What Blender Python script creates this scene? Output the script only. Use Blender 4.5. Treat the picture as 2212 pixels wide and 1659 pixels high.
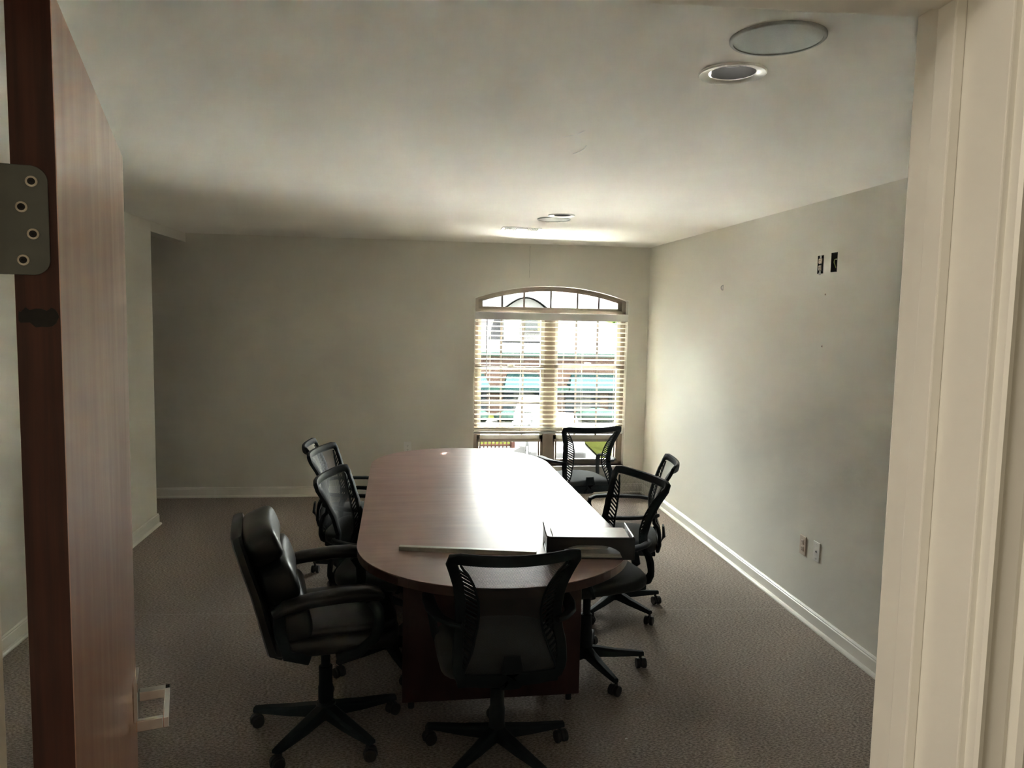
import bpy, bmesh, math, random
from mathutils import Vector, Matrix
from math import sin, cos, pi, radians, sqrt, atan2
random.seed(7)
for o in list(bpy.data.objects): bpy.data.objects.remove(o)
SC = bpy.context.scene
COL = SC.collection

# ------------------------------------------------------------------ camera, sky, exposure
CAM_F, CAM_YAW, CAM_PITCH, CAM_ROLL, CAM_H = 1649.39, 0.13012, 0.090393, 0.019736, 1.75985
D, XR, XL, YL, CE = 7.3355, 2.3037, -2.05, 6.40, 2.44      # back wall, right wall, left wall, left wall end, ceiling
fw = Vector((sin(CAM_YAW)*cos(CAM_PITCH), cos(CAM_YAW)*cos(CAM_PITCH), -sin(CAM_PITCH)))
rt = Vector((cos(CAM_YAW), -sin(CAM_YAW), 0))
up = rt.cross(fw)
r2 = cos(CAM_ROLL)*rt + sin(CAM_ROLL)*up
u2 = -sin(CAM_ROLL)*rt + cos(CAM_ROLL)*up
cam_data = bpy.data.cameras.new('camera'); cam = bpy.data.objects.new('camera', cam_data); COL.objects.link(cam)
cm = Matrix.Identity(4)
for i in range(3):
    cm[i][0] = r2[i]; cm[i][1] = u2[i]; cm[i][2] = -fw[i]
cm[0][3], cm[1][3], cm[2][3] = 0, 0, CAM_H
cam.matrix_world = cm
cam_data.sensor_fit = 'HORIZONTAL'; cam_data.sensor_width = 36; cam_data.lens = CAM_F/2212*36
cam_data.clip_start = 0.02; cam_data.clip_end = 300
SC.camera = cam

SC.view_settings.view_transform = 'Standard'; SC.view_settings.look = 'None'
SC.view_settings.exposure = 0.58; SC.view_settings.gamma = 1.0; SC.view_settings.use_curve_mapping = False
SC.cycles.use_denoising = True
SC.cycles.max_bounces = 12; SC.cycles.diffuse_bounces = 8; SC.cycles.glossy_bounces = 4
SC.cycles.transparent_max_bounces = 24
SC.cycles.caustics_reflective = False; SC.cycles.caustics_refractive = False
SC.cycles.sample_clamp_indirect = 0

SKY = 100.0
world = bpy.data.worlds.new('overcast_sky'); SC.world = world; world.use_nodes = True
wn = world.node_tree; wn.nodes.clear()
wo = wn.nodes.new('ShaderNodeOutputWorld'); bg = wn.nodes.new('ShaderNodeBackground')
tc = wn.nodes.new('ShaderNodeTexCoord'); sx = wn.nodes.new('ShaderNodeSeparateXYZ'); cr = wn.nodes.new('ShaderNodeValToRGB')
wn.links.new(tc.outputs['Generated'], sx.inputs[0]); wn.links.new(sx.outputs['Z'], cr.inputs[0])
cr.color_ramp.elements[0].position = 0.0; cr.color_ramp.elements[0].color = (.035, .034, .032, 1)
hz = cr.color_ramp.elements.new(.11); hz.color = (.36, .356, .345, 1)
cr.color_ramp.elements[1].position = 1.0; cr.color_ramp.elements[1].color = (1.0, 0.99, 0.965, 1)
wn.links.new(cr.outputs[0], bg.inputs[0]); bg.inputs[1].default_value = SKY
wn.links.new(bg.outputs[0], wo.inputs[0])

def area(name, loc, rot, sx_, sy_, power, color=(1, 1, 1), portal=False):
    l = bpy.data.lights.new(name, 'AREA'); l.shape = 'RECTANGLE'; l.size = sx_; l.size_y = sy_
    l.energy = power; l.color = color
    if portal: l.cycles.is_portal = True
    o = bpy.data.objects.new(name, l); COL.objects.link(o); o.location = loc; o.rotation_euler = rot
    return o
sun_l = bpy.data.lights.new('sun', 'SUN'); sun_l.energy = 460; sun_l.angle = radians(1.2); sun_l.color = (1, .975, .93)
sun = bpy.data.objects.new('sun', sun_l); COL.objects.link(sun)
sun.rotation_euler = Vector((-.42, .16, -1.0)).to_track_quat('-Z', 'Y').to_euler()   # high sun from behind this building: it lights the street, not the room
area('window_sky_portal', (1.345, D+0.19, 1.17), (radians(-90), 0, 0), 1.52, 1.80, 1, portal=True)
HALL_FILL = area('hall_fill_light', (-0.95, 0.0, 2.36), (0, 0, 0), 0.5, 0.5, 12.5, (1.0, 0.90, 0.76))  # unseen fill added in the hall to light the door frame

# ------------------------------------------------------------------ helpers
def link(name, me, mat, parent=None, loc=None, rot=None):
    o = bpy.data.objects.new(name, me); COL.objects.link(o)
    if mat:
        for m in (mat if isinstance(mat, (list, tuple)) else [mat]): me.materials.append(m)
    if parent: o.parent = parent
    if loc: o.location = loc
    if rot: o.rotation_euler = rot
    return o
def tag(o, label, cat, group=None, kind=None):
    if label: o['label'] = label
    if cat: o['category'] = cat
    if group: o['group'] = group
    if kind: o['kind'] = kind
    return o
def thing(name, loc, rz, label, cat, group=None):
    o = bpy.data.objects.new(name, None); COL.objects.link(o); o.location = loc; o.rotation_euler = (0, 0, rz)
    o.empty_display_size = 0.1
    return tag(o, label, cat, group)
def struct(o): o['kind'] = 'structure'; return o

class MB:
    def __init__(s): s.v = []; s.f = []
    def add(s, vs, fs, M=None):
        n = len(s.v)
        for v in vs:
            v = Vector(v)
            if M is not None: v = M @ v
            s.v.append(tuple(v))
        for f in fs: s.f.append(tuple(i+n for i in f))
        return s
    def box(s, x0, x1, y0, y1, z0, z1, M=None):
        vs = [(x, y, z) for x in (x0, x1) for y in (y0, y1) for z in (z0, z1)]
        return s.add(vs, [(0, 1, 3, 2), (4, 6, 7, 5), (0, 4, 5, 1), (2, 3, 7, 6), (0, 2, 6, 4), (1, 5, 7, 3)], M)
    def prism(s, poly, a0, a1, axis='y', M=None):
        n = len(poly)
        def P(p, a):
            return {'y': (p[0], a, p[1]), 'x': (a, p[0], p[1]), 'z': (p[0], p[1], a)}[axis]
        vs = [P(p, a0) for p in poly]+[P(p, a1) for p in poly]
        fs = [tuple(range(n))[::-1], tuple(range(n, 2*n))]+[(i, (i+1) % n, (i+1) % n+n, i+n) for i in range(n)]
        return s.add(vs, fs, M)
    def loft(s, rings, closed=False, cap=True, M=None):
        n = len(rings[0]); m = len(rings)
        vs = [p for r in rings for p in r]; fs = []
        for k in range(m if closed else m-1):
            a = k*n; b = ((k+1) % m)*n
            for i in range(n): fs.append((a+i, a+(i+1) % n, b+(i+1) % n, b+i))
        if cap and not closed: fs += [tuple(range(n))[::-1], tuple(range((m-1)*n, m*n))]
        return s.add(vs, fs, M)
    def cyl(s, c, r, h, n=24, axis='z', r2=None, M=None):
        r2 = r if r2 is None else r2
        rings = []
        for (rr, t) in ((r, 0), (r2, h)):
            ring = []
            for i in range(n):
                a = 2*pi*i/n; u, w = rr*cos(a), rr*sin(a)
                ring.append({'z': (c[0]+u, c[1]+w, c[2]+t), 'y': (c[0]+u, c[1]+t, c[2]+w), 'x': (c[0]+t, c[1]+u, c[2]+w)}[axis])
            rings.append(ring)
        return s.loft(rings, M=M)
    def lathe(s, prof, n=32, c=(0, 0, 0), M=None, closed=True):
        rings = [[(c[0]+r*cos(2*pi*i/n), c[1]+r*sin(2*pi*i/n), c[2]+z) for i in range(n)] for r, z in prof]
        return s.loft(rings, closed=False, cap=closed, M=M)
    def tube(s, path, r, n=8, M=None):
        return s.sweep(path, [(r, r)]*len(path), n=n, e=2, M=M)
    def sweep(s, path, sizes, n=12, e=4, upv=None, closed=False, M=None):
        """rounded cross-section swept along a path; sizes = (half side, half up) per point"""
        P = [Vector(p) for p in path]; m = len(P); rings = []
        if isinstance(sizes, tuple): sizes = [sizes]*m
        prev = None
        for k in range(m):
            a = P[(k-1) % m] if (closed or k > 0) else P[k]
            b = P[(k+1) % m] if (closed or k < m-1) else P[k]
            t = (b-a).normalized()
            if upv is not None: ref = Vector(upv)
            elif prev is not None: ref = prev
            else: ref = Vector((0, 0, 1)) if abs(t.z) < .9 else Vector((0, 1, 0))
            side = t.cross(ref)
            if side.length < 1e-5: side = t.orthogonal()
            side.normalize(); u = side.cross(t).normalized(); prev = u
            hs, hu = sizes[k]; ring = []
            for i in range(n):
                q = 2*pi*(i+.5)/n; c_, s_ = cos(q), sin(q)
                rr = (abs(c_)**e+abs(s_)**e)**(-1/e)
                ring.append(tuple(P[k]+side*(hs*rr*c_)+u*(hu*rr*s_)))
            rings.append(ring)
        return s.loft(rings, closed=closed, M=M)
    def sell(s, c, a, b, h, e1=.4, e2=.5, nu=16, nv=28, M=None, fn=None):
        """superellipsoid cushion"""
        def pw(x, e): return math.copysign(abs(x)**e, x)
        rings = []
        for j in range(1, nu):
            t = -pi/2+pi*j/nu; ct, st = pw(cos(t), e1), pw(sin(t), e1)
            ring = []
            for i in range(nv):
                w = 2*pi*i/nv
                p = [a*ct*pw(cos(w), e2), b*ct*pw(sin(w), e2), h*st]
                if fn: p = fn(*p)
                ring.append((c[0]+p[0], c[1]+p[1], c[2]+p[2]))
            rings.append(ring)
        return s.loft(rings, M=M)
    def build(s, name, mat, parent=None, smooth=False, bevel=0, loc=None, rot=None, seg=2):
        me = bpy.data.meshes.new(name); me.from_pydata(s.v, [], s.f)
        bm = bmesh.new(); bm.from_mesh(me); bmesh.ops.recalc_face_normals(bm, faces=bm.faces); bm.to_mesh(me); bm.free()
        o = link(name, me, mat, parent, loc, rot)
        if smooth:
            for p in me.polygons: p.use_smooth = True
            try: me.set_sharp_from_angle(angle=radians(50))
            except Exception: pass
        if bevel:
            b = o.modifiers.new('bevel', 'BEVEL'); b.width = bevel; b.segments = seg; b.limit_method = 'ANGLE'; b.angle_limit = radians(40)
        return o

def plane_holes(name, mat, outer, holes, mapf, thick, parent=None):
    """flat wall or ceiling sheet with cut-outs, thickened away from the room"""
    bm = bmesh.new(); edges = []
    for lp in [outer]+holes:
        vs = [bm.verts.new(mapf(*p)) for p in lp]
        for i in range(len(vs)): edges.append(bm.edges.new((vs[i], vs[(i+1) % len(vs)])))
    bmesh.ops.triangle_fill(bm, use_beauty=True, use_dissolve=False, edges=edges)
    ret = bmesh.ops.extrude_face_region(bm, geom=bm.faces[:])
    for g in ret['geom']:
        if isinstance(g, bmesh.types.BMVert): g.co += Vector(thick)
    bmesh.ops.recalc_face_normals(bm, faces=bm.faces)
    me = bpy.data.meshes.new(name); bm.to_mesh(me); bm.free()
    return link(name, me, mat, parent)
def circle(cx, cy, r, n=40): return [(cx+r*cos(2*pi*i/n), cy+r*sin(2*pi*i/n)) for i in range(n)]
def copy_tree(o, parent=None, over=None):
    c = o.copy(); COL.objects.link(c)
    if parent is not None: c.parent = parent
    for ch in list(o.children): copy_tree(ch, c)
    return c

# ------------------------------------------------------------------ materials
def newmat(name):
    m = bpy.data.materials.new(name); m.use_nodes = True; nt = m.node_tree; nt.nodes.clear()
    out = nt.nodes.new('ShaderNodeOutputMaterial'); bs = nt.nodes.new('ShaderNodeBsdfPrincipled')
    nt.links.new(bs.outputs[0], out.inputs[0]); return m, nt, bs, out
def coords(nt, scale=(1, 1, 1), kind='Object'):
    t = nt.nodes.new('ShaderNodeTexCoord'); mp = nt.nodes.new('ShaderNodeMapping'); mp.inputs['Scale'].default_value = scale
    nt.links.new(t.outputs[kind], mp.inputs[0]); return mp
def mat(name, color, rough=.5, metal=0, spec=.5, var=.06, vscale=6, bump=0, bscale=200, sheen=0, coat=0):
    m, nt, bs, out = newmat(name)
    mp = coords(nt); ns = nt.nodes.new('ShaderNodeTexNoise'); ns.inputs['Scale'].default_value = vscale; ns.inputs['Detail'].default_value = 4
    nt.links.new(mp.outputs[0], ns.inputs['Vector'])
    ramp = nt.nodes.new('ShaderNodeValToRGB')
    ramp.color_ramp.elements[0].position = .3; ramp.color_ramp.elements[1].position = .7
    ramp.color_ramp.elements[0].color = tuple(c*(1-var) for c in color)+(1,)
    ramp.color_ramp.elements[1].color = tuple(min(1, c*(1+var)) for c in color)+(1,)
    nt.links.new(ns.outputs['Fac'], ramp.inputs[0]); nt.links.new(ramp.outputs[0], bs.inputs['Base Color'])
    bs.inputs['Roughness'].default_value = rough; bs.inputs['Metallic'].default_value = metal
    bs.inputs['Specular IOR Level'].default_value = spec
    if sheen: bs.inputs['Sheen Weight'].default_value = sheen
    if coat: bs.inputs['Coat Weight'].default_value = coat; bs.inputs['Coat Roughness'].default_value = .08
    if bump:
        n2 = nt.nodes.new('ShaderNodeTexNoise'); n2.inputs['Scale'].default_value = bscale; n2.inputs['Detail'].default_value = 3
        nt.links.new(mp.outputs[0], n2.inputs['Vector'])
        bp = nt.nodes.new('ShaderNodeBump'); bp.inputs['Strength'].default_value = bump; bp.inputs['Distance'].default_value = .002
        nt.links.new(n2.outputs['Fac'], bp.inputs['Height']); nt.links.new(bp.outputs[0], bs.inputs['Normal'])
    return m
def wood(name, c1, c2, c3, scale=(1, 1, 1), rough=.3, bump=.05, spec=.5, rvar=0):
    m, nt, bs, out = newmat(name)
    mp = coords(nt, scale)
    n1 = nt.nodes.new('ShaderNodeTexNoise'); n1.inputs['Scale'].default_value = 3; n1.inputs['Detail'].default_value = 8; n1.inputs['Roughness'].default_value = .62
    n2 = nt.nodes.new('ShaderNodeTexNoise'); n2.inputs['Scale'].default_value = .7; n2.inputs['Detail'].default_value = 3
    nt.links.new(mp.outputs[0], n1.inputs['Vector']); nt.links.new(mp.outputs[0], n2.inputs['Vector'])
    r = nt.nodes.new('ShaderNodeValToRGB'); r.color_ramp.elements[0].position = .34; r.color_ramp.elements[1].position = .68
    r.color_ramp.elements[0].color = c1+(1,); r.color_ramp.elements[1].color = c2+(1,)
    nt.links.new(n1.outputs['Fac'], r.inputs[0])
    mx = nt.nodes.new('ShaderNodeMix'); mx.data_type = 'RGBA'
    r3 = nt.nodes.new('ShaderNodeValToRGB'); r3.color_ramp.elements[0].position = .42; r3.color_ramp.elements[1].position = .62
    nt.links.new(n2.outputs['Fac'], r3.inputs[0]); nt.links.new(r3.outputs[0], mx.inputs[0])
    nt.links.new(r.outputs[0], mx.inputs[6]); mx.inputs[7].default_value = c3+(1,)
    mlt = nt.nodes.new('ShaderNodeMix'); mlt.data_type = 'RGBA'; mlt.inputs[0].default_value = .45
    nt.links.new(r.outputs[0], mlt.inputs[6]); nt.links.new(mx.outputs[2], mlt.inputs[7])
    nt.links.new(mlt.outputs[2], bs.inputs['Base Color'])
    bs.inputs['Roughness'].default_value = rough; bs.inputs['Specular IOR Level'].default_value = spec
    if rvar:
        mr = nt.nodes.new('ShaderNodeMapRange'); mr.inputs[3].default_value = rough-rvar; mr.inputs[4].default_value = rough+rvar
        nt.links.new(n1.outputs['Fac'], mr.inputs[0]); nt.links.new(mr.outputs[0], bs.inputs['Roughness'])
    bp = nt.nodes.new('ShaderNodeBump'); bp.inputs['Strength'].default_value = bump; bp.inputs['Distance'].default_value = .001
    nt.links.new(n1.outputs['Fac'], bp.inputs['Height']); nt.links.new(bp.outputs[0], bs.inputs['Normal'])
    return m

def wall_mat():
    m, nt, bs, out = newmat('greige_wall_paint')
    mp = coords(nt)
    ns = nt.nodes.new('ShaderNodeTexNoise'); ns.inputs['Scale'].default_value = 1.5; nt.links.new(mp.outputs[0], ns.inputs['Vector'])
    r = nt.nodes.new('ShaderNodeValToRGB')
    r.color_ramp.elements[0].color = (.705, .685, .62, 1); r.color_ramp.elements[1].color = (.725, .705, .64, 1)
    nt.links.new(ns.outputs['Fac'], r.inputs[0]); nt.links.new(r.outputs[0], bs.inputs['Base Color'])
    bs.inputs['Roughness'].default_value = .8; bs.inputs['Specular IOR Level'].default_value = .15
    n2 = nt.nodes.new('ShaderNodeTexNoise'); n2.inputs['Scale'].default_value = 120; nt.links.new(mp.outputs[0], n2.inputs['Vector'])
    bp = nt.nodes.new('ShaderNodeBump'); bp.inputs['Strength'].default_value = .12; bp.inputs['Distance'].default_value = .002
    nt.links.new(n2.outputs['Fac'], bp.inputs['Height']); nt.links.new(bp.outputs[0], bs.inputs['Normal'])
    return m
def carpet_mat():
    m, nt, bs, out = newmat('brown_loop_carpet')
    mp = coords(nt, (1, 2.2, 1))
    n1 = nt.nodes.new('ShaderNodeTexNoise'); n1.inputs['Scale'].default_value = 75; n1.inputs['Detail'].default_value = 5; n1.inputs['Roughness'].default_value = .7
    nt.links.new(mp.outputs[0], n1.inputs['Vector'])
    r = nt.nodes.new('ShaderNodeValToRGB'); r.color_ramp.elements[0].position = .40; r.color_ramp.elements[1].position = .62
    r.color_ramp.elements[0].color = (.115, .088, .073, 1); r.color_ramp.elements[1].color = (.50, .42, .36, 1)
    nt.links.new(n1.outputs['Fac'], r.inputs[0])
    # straight seams where two carpet widths meet
    t = nt.nodes.new('ShaderNodeTexCoord'); sp = nt.nodes.new('ShaderNodeSeparateXYZ'); nt.links.new(t.outputs['Object'], sp.inputs[0])
    last = r.outputs[0]
    for ys, am in ((4.405, .55), (3.24, .22)):
        su = nt.nodes.new('ShaderNodeMath'); su.operation = 'SUBTRACT'; su.inputs[1].default_value = ys
        ad = nt.nodes.new('ShaderNodeMath'); ad.operation = 'MULTIPLY_ADD'; ad.inputs[1].default_value = .055
        nt.links.new(sp.outputs['X'], ad.inputs[0]); nt.links.new(sp.outputs['Y'], ad.inputs[2]); nt.links.new(ad.outputs[0], su.inputs[0])
        ab = nt.nodes.new('ShaderNodeMath'); ab.operation = 'ABSOLUTE'; nt.links.new(su.outputs[0], ab.inputs[0])
        lt = nt.nodes.new('ShaderNodeMath'); lt.operation = 'LESS_THAN'; lt.inputs[1].default_value = .005; nt.links.new(ab.outputs[0], lt.inputs[0])
        ml = nt.nodes.new('ShaderNodeMath'); ml.operation = 'MULTIPLY'; ml.inputs[1].default_value = am; nt.links.new(lt.outputs[0], ml.inputs[0])
        mx = nt.nodes.new('ShaderNodeMix'); mx.data_type = 'RGBA'; mx.inputs[7].default_value = (.42, .36, .32, 1)
        nt.links.new(ml.outputs[0], mx.inputs[0]); nt.links.new(last, mx.inputs[6]); last = mx.outputs[2]
    nt.links.new(last, bs.inputs['Base Color'])
    bs.inputs['Roughness'].default_value = .95; bs.inputs['Specular IOR Level'].default_value = .1; bs.inputs['Sheen Weight'].default_value = .15
    bp = nt.nodes.new('ShaderNodeBump'); bp.inputs['Strength'].default_value = .9; bp.inputs['Distance'].default_value = .006
    nt.links.new(n1.outputs['Fac'], bp.inputs['Height']); nt.links.new(bp.outputs[0], bs.inputs['Normal'])
    return m
def glass_mat():
    m, nt, bs, out = newmat('window_glass'); nt.nodes.remove(bs)
    tr = nt.nodes.new('ShaderNodeBsdfTransparent'); tr.inputs[0].default_value = (.93, .96, .95, 1)
    gl = nt.nodes.new('ShaderNodeBsdfGlossy'); gl.inputs['Roughness'].default_value = .02
    fr = nt.nodes.new('ShaderNodeFresnel'); fr.inputs[0].default_value = 1.45
    mx = nt.nodes.new('ShaderNodeMixShader')
    nt.links.new(fr.outputs[0], mx.inputs[0]); nt.links.new(tr.outputs[0], mx.inputs[1]); nt.links.new(gl.outputs[0], mx.inputs[2])
    nt.links.new(mx.outputs[0], out.inputs[0]); return m
def mesh_mat():
    """woven black mesh: a fine grid of threads with open holes"""
    m, nt, bs, out = newmat('woven_black_mesh')
    bs.inputs['Base Color'].default_value = (.040, .050, .054, 1); bs.inputs['Roughness'].default_value = .6
    mp = coords(nt, (1, 1, 1)); mp.inputs['Rotation'].default_value = (0, radians(45), 0)
    sp = nt.nodes.new('ShaderNodeSeparateXYZ'); nt.links.new(mp.outputs[0], sp.inputs[0])
    res = []
    for ax in ('X', 'Z'):
        a = nt.nodes.new('ShaderNodeMath'); a.operation = 'MULTIPLY'; a.inputs[1].default_value = 260; nt.links.new(sp.outputs[ax], a.inputs[0])
        f = nt.nodes.new('ShaderNodeMath'); f.operation = 'FRACT'; nt.links.new(a.outputs[0], f.inputs[0])
        g = nt.nodes.new('ShaderNodeMath'); g.operation = 'GREATER_THAN'; g.inputs[1].default_value = .32; nt.links.new(f.outputs[0], g.inputs[0])
        res.append(g)
    mu = nt.nodes.new('ShaderNodeMath'); mu.operation = 'MULTIPLY'
    nt.links.new(res[0].outputs[0], mu.inputs[0]); nt.links.new(res[1].outputs[0], mu.inputs[1])
    tr = nt.nodes.new('ShaderNodeBsdfTransparent'); mx = nt.nodes.new('ShaderNodeMixShader')
    nt.links.new(mu.outputs[0], mx.inputs[0]); nt.links.new(bs.outputs[0], mx.inputs[1]); nt.links.new(tr.outputs[0], mx.inputs[2])
    nt.links.new(mx.outputs[0], out.inputs[0]); return m
def slat_mat():
    m, nt, bs, out = newmat('white_blind_plastic')
    bs.inputs['Base Color'].default_value = (.90, .88, .82, 1); bs.inputs['Roughness'].default_value = .4
    tl = nt.nodes.new('ShaderNodeBsdfTranslucent'); tl.inputs[0].default_value = (.8, .76, .66, 1)
    mx = nt.nodes.new('ShaderNodeMixShader'); mx.inputs[0].default_value = .18
    nt.links.new(bs.outputs[0], mx.inputs[1]); nt.links.new(tl.outputs[0], mx.inputs[2]); nt.links.new(mx.outputs[0], out.inputs[0]); return m
def brick_mat(name, c1, c2, mortar, scale=4):
    m, nt, bs, out = newmat(name)
    mp = coords(nt); mp.inputs['Rotation'].default_value = (radians(-90), 0, 0)
    b = nt.nodes.new('ShaderNodeTexBrick'); b.inputs['Scale'].default_value = scale
    b.inputs['Color1'].default_value = c1+(1,); b.inputs['Color2'].default_value = c2+(1,); b.inputs['Mortar'].default_value = mortar+(1,)
    b.inputs['Mortar Size'].default_value = .02
    nt.links.new(mp.outputs[0], b.inputs['Vector']); nt.links.new(b.outputs[0], bs.inputs['Base Color']); bs.inputs['Roughness'].default_value = .9; bs.inputs['Specular IOR Level'].default_value = 0
    return m
def shingle_mat():
    m, nt, bs, out = newmat('grey_roof_shingles')
    mp = coords(nt)
    b = nt.nodes.new('ShaderNodeTexBrick'); b.inputs['Scale'].default_value = 3
    b.inputs['Color1'].default_value = (.0060, .0060, .0063, 1); b.inputs['Color2'].default_value = (.0105, .0105, .0107, 1); b.inputs['Mortar'].default_value = (.0045, .0045, .0048, 1)
    b.inputs['Mortar Size'].default_value = .03
    nt.links.new(mp.outputs[0], b.inputs['Vector']); nt.links.new(b.outputs[0], bs.inputs['Base Color']); bs.inputs['Roughness'].default_value = .9; bs.inputs['Specular IOR Level'].default_value = 0
    return m

WALL = wall_mat(); CARPET = carpet_mat()
CEIL = mat('flat_white_ceiling_paint', (.82, .80, .755), .9, spec=.2, var=.02, vscale=2, bump=.1, bscale=160)
TRIM = mat('white_semigloss_trim', (.78, .765, .71), .3, var=.02, vscale=3)
DOORWOOD = wood('reddish_birch_door_veneer', (.52, .235, .140), (.84, .54, .40), (.66, .34, .22), (5, 5, .8), rough=.30, bump=.08, rvar=.06)
DOORWOOD.node_tree.nodes['Principled BSDF'].inputs['Coat Weight'].default_value = 1.0
DOORWOOD.node_tree.nodes['Principled BSDF'].inputs['Coat Roughness'].default_value = .26
DOOREDGE = wood('dark_mahogany_door_edge', (.040, .010, .006), (.105, .026, .014), (.06, .014, .008), (26, 26, .9), rough=.42, bump=.1)
CHERRY = wood('cherry_table_laminate', (.25, .145, .125), (.37, .235, .21), (.30, .18, .155), (.9, 7, 7), rough=.36, bump=.02, rvar=.03, spec=.8)
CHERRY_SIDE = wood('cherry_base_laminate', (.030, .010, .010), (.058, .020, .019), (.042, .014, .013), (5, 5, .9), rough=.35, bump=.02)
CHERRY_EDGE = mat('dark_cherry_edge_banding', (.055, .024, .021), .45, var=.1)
BLACKPL = mat('black_nylon_plastic', (.012, .019, .023), .6, spec=.18, var=.15, vscale=20, bump=.1, bscale=500)
BLACKFAB = mat('black_seat_fabric', (.016, .022, .026), .85, var=.2, vscale=120, bump=.5, bscale=700, sheen=.2)
LEATHER = mat('black_bonded_leather', (.010, .012, .014), .34, spec=.45, var=.15, vscale=10, bump=.25, bscale=220)
MESHM = mesh_mat()
RUBBER = mat('black_caster_rubber', (.012, .013, .014), .5, var=.1)
STEEL = mat('satin_nickel_steel', (.42, .42, .40), .32, metal=1, var=.05, vscale=30)
CHROME = mat('polished_chrome', (.72, .72, .72), .12, metal=1, var=.02)
HINGE_M = mat('grey_painted_hinge_steel', (.17, .18, .17), .42, metal=.55, var=.1, vscale=25)
SCREW_M = mat('zinc_screw_heads', (.65, .60, .52), .3, metal=.9, var=.1, vscale=90)
GLASS = glass_mat(); SLAT = slat_mat()
TAUPE = mat('taupe_vinyl_window_frame', (.29, .235, .19), .55, spec=.3, var=.04)
MUNT = mat('dark_taupe_grille_bars', (.20, .17, .15), .6, spec=.2, var=.04)
GREYFRAME = mat('greige_vinyl_sash', (.42, .38, .32), .45, var=.04)
VALANCE = mat('white_blind_valance', (.60, .60, .60), .5, var=.02)
CORD = mat('white_blind_cord', (.75, .72, .65), .8, var=.05)
DARKCORD = mat('clear_grey_wand', (.22, .21, .22), .3, var=.05)
PLATE = mat('light_almond_outlet_plastic', (.60, .51, .42), .35, var=.03)
PLATEW = mat('white_cover_plate_plastic', (.78, .77, .74), .35, var=.03)
DARKHOLE = mat('dark_box_interior', (.02, .02, .022), .7, var=.2, vscale=40)
SPEAKG = mat('white_painted_speaker_grille', (.50, .53, .53), .75, var=.05, vscale=300, bump=.3, bscale=900)
LIGHTRING = mat('white_enamel_light_trim', (.92, .91, .88), .35, var=.02)
BAFFLE = mat('ribbed_grey_light_baffle', (.045, .043, .038), .5, var=.1)
BULB = mat('frosted_bulb_glass', (.95, .95, .94), .25, var=.02)
TRAYPL = mat('glossy_black_tray_plastic', (.012, .015, .018), .22, spec=.7, var=.1)
PAPER = mat('white_paper', (.80, .80, .78), .7, var=.04, vscale=20)
PAPERG = mat('printed_paper', (.74, .73, .71), .3, var=.1, vscale=15)
PLBAG = mat('white_plastic_film', (.92, .92, .92), .25, var=.05, vscale=15)
ALU = mat('brushed_aluminium_strip', (.50, .52, .48), .4, metal=.6, var=.06, vscale=30)
GREENWIRE = mat('green_wire_insulation', (.35, .42, .12), .4, var=.05)

# ------------------------------------------------------------------ room shell
fl = MB().box(-4.0, XR+.12, -1.9, D+.16, -.12, 0).build('floor', CARPET); struct(fl)

C1, C2 = (.873, 2.093), (.995, 5.188)     # recessed lights
ceil = plane_holes('ceiling', CEIL, [(-4.0, .5), (XR+.12, .5), (XR+.12, D+.16), (-4.0, D+.16)],
                   [circle(*C1, .066), circle(*C2, .066)], lambda x, y: (x, y, CE), (0, 0, .12)); struct(ceil)

# back wall with the arched window opening
WX0, WX1, WZ0 = .585, 2.105, .280
AX, AR = 1.345, 2.287; AZ = 2.047-AR
def arch(x, r=AR): return AZ+sqrt(r*r-(x-AX)**2)
mb = MB()
y0, y1 = D, D+.16
outer = [(-4.0, 0), (XR+.12, 0), (XR+.12, CE), (-4.0, CE)]
NA = 30
hole = [(WX0, WZ0), (WX1, WZ0)]+[(WX1+(WX0-WX1)*i/NA, arch(WX1+(WX0-WX1)*i/NA)) for i in range(NA+1)]
wb = plane_holes('wall_back', WALL, outer, [hole], lambda x, z: (x, D, z), (0, .16, 0)); struct(wb)
ck = MB().loft([[(1.108+.0025*sin(9*k), D-.0006, 2.12+.03*k), (1.110+.0025*sin(9*k), D-.0006, 2.12+.03*k), (1.110+.0025*sin(9*k), D+.001, 2.12+.03*k), (1.108+.0025*sin(9*k), D+.001, 2.12+.03*k)] for k in range(11)])
ck.build('drywall_crack', mat('dark_hairline_crack', (.22, .21, .19), .9), wb)
# right wall with the two open electrical boxes cut in
BOX1 = (4.108, 4.172, 2.028, 2.132); BOX2 = (3.966, 4.030, 2.030, 2.138)
def rectl(b): return [(b[0], b[2]), (b[1], b[2]), (b[1], b[3]), (b[0], b[3])]
wr = plane_holes('wall_right', WALL, [(.5, 0), (D, 0), (D, CE), (.5, CE)], [rectl(BOX1), rectl(BOX2)], lambda y, z: (XR, y, z), (.12, 0, 0)); struct(wr)
struct(MB().box(XL-.12, XL, .5, YL, 0, CE).build('wall_left', WALL, bevel=.003))
struct(MB().box(XL-.12, XL, YL, D, 2.357, CE).build('wall_left_header', WALL, bevel=.003))
struct(MB().box(-4.0, -3.88, 5.7, D, 0, CE).build('wall_alcove', WALL))
struct(MB().box(-3.88, XL-.12, 5.7, 5.82, 0, CE).build('wall_alcove_side', WALL))

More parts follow.
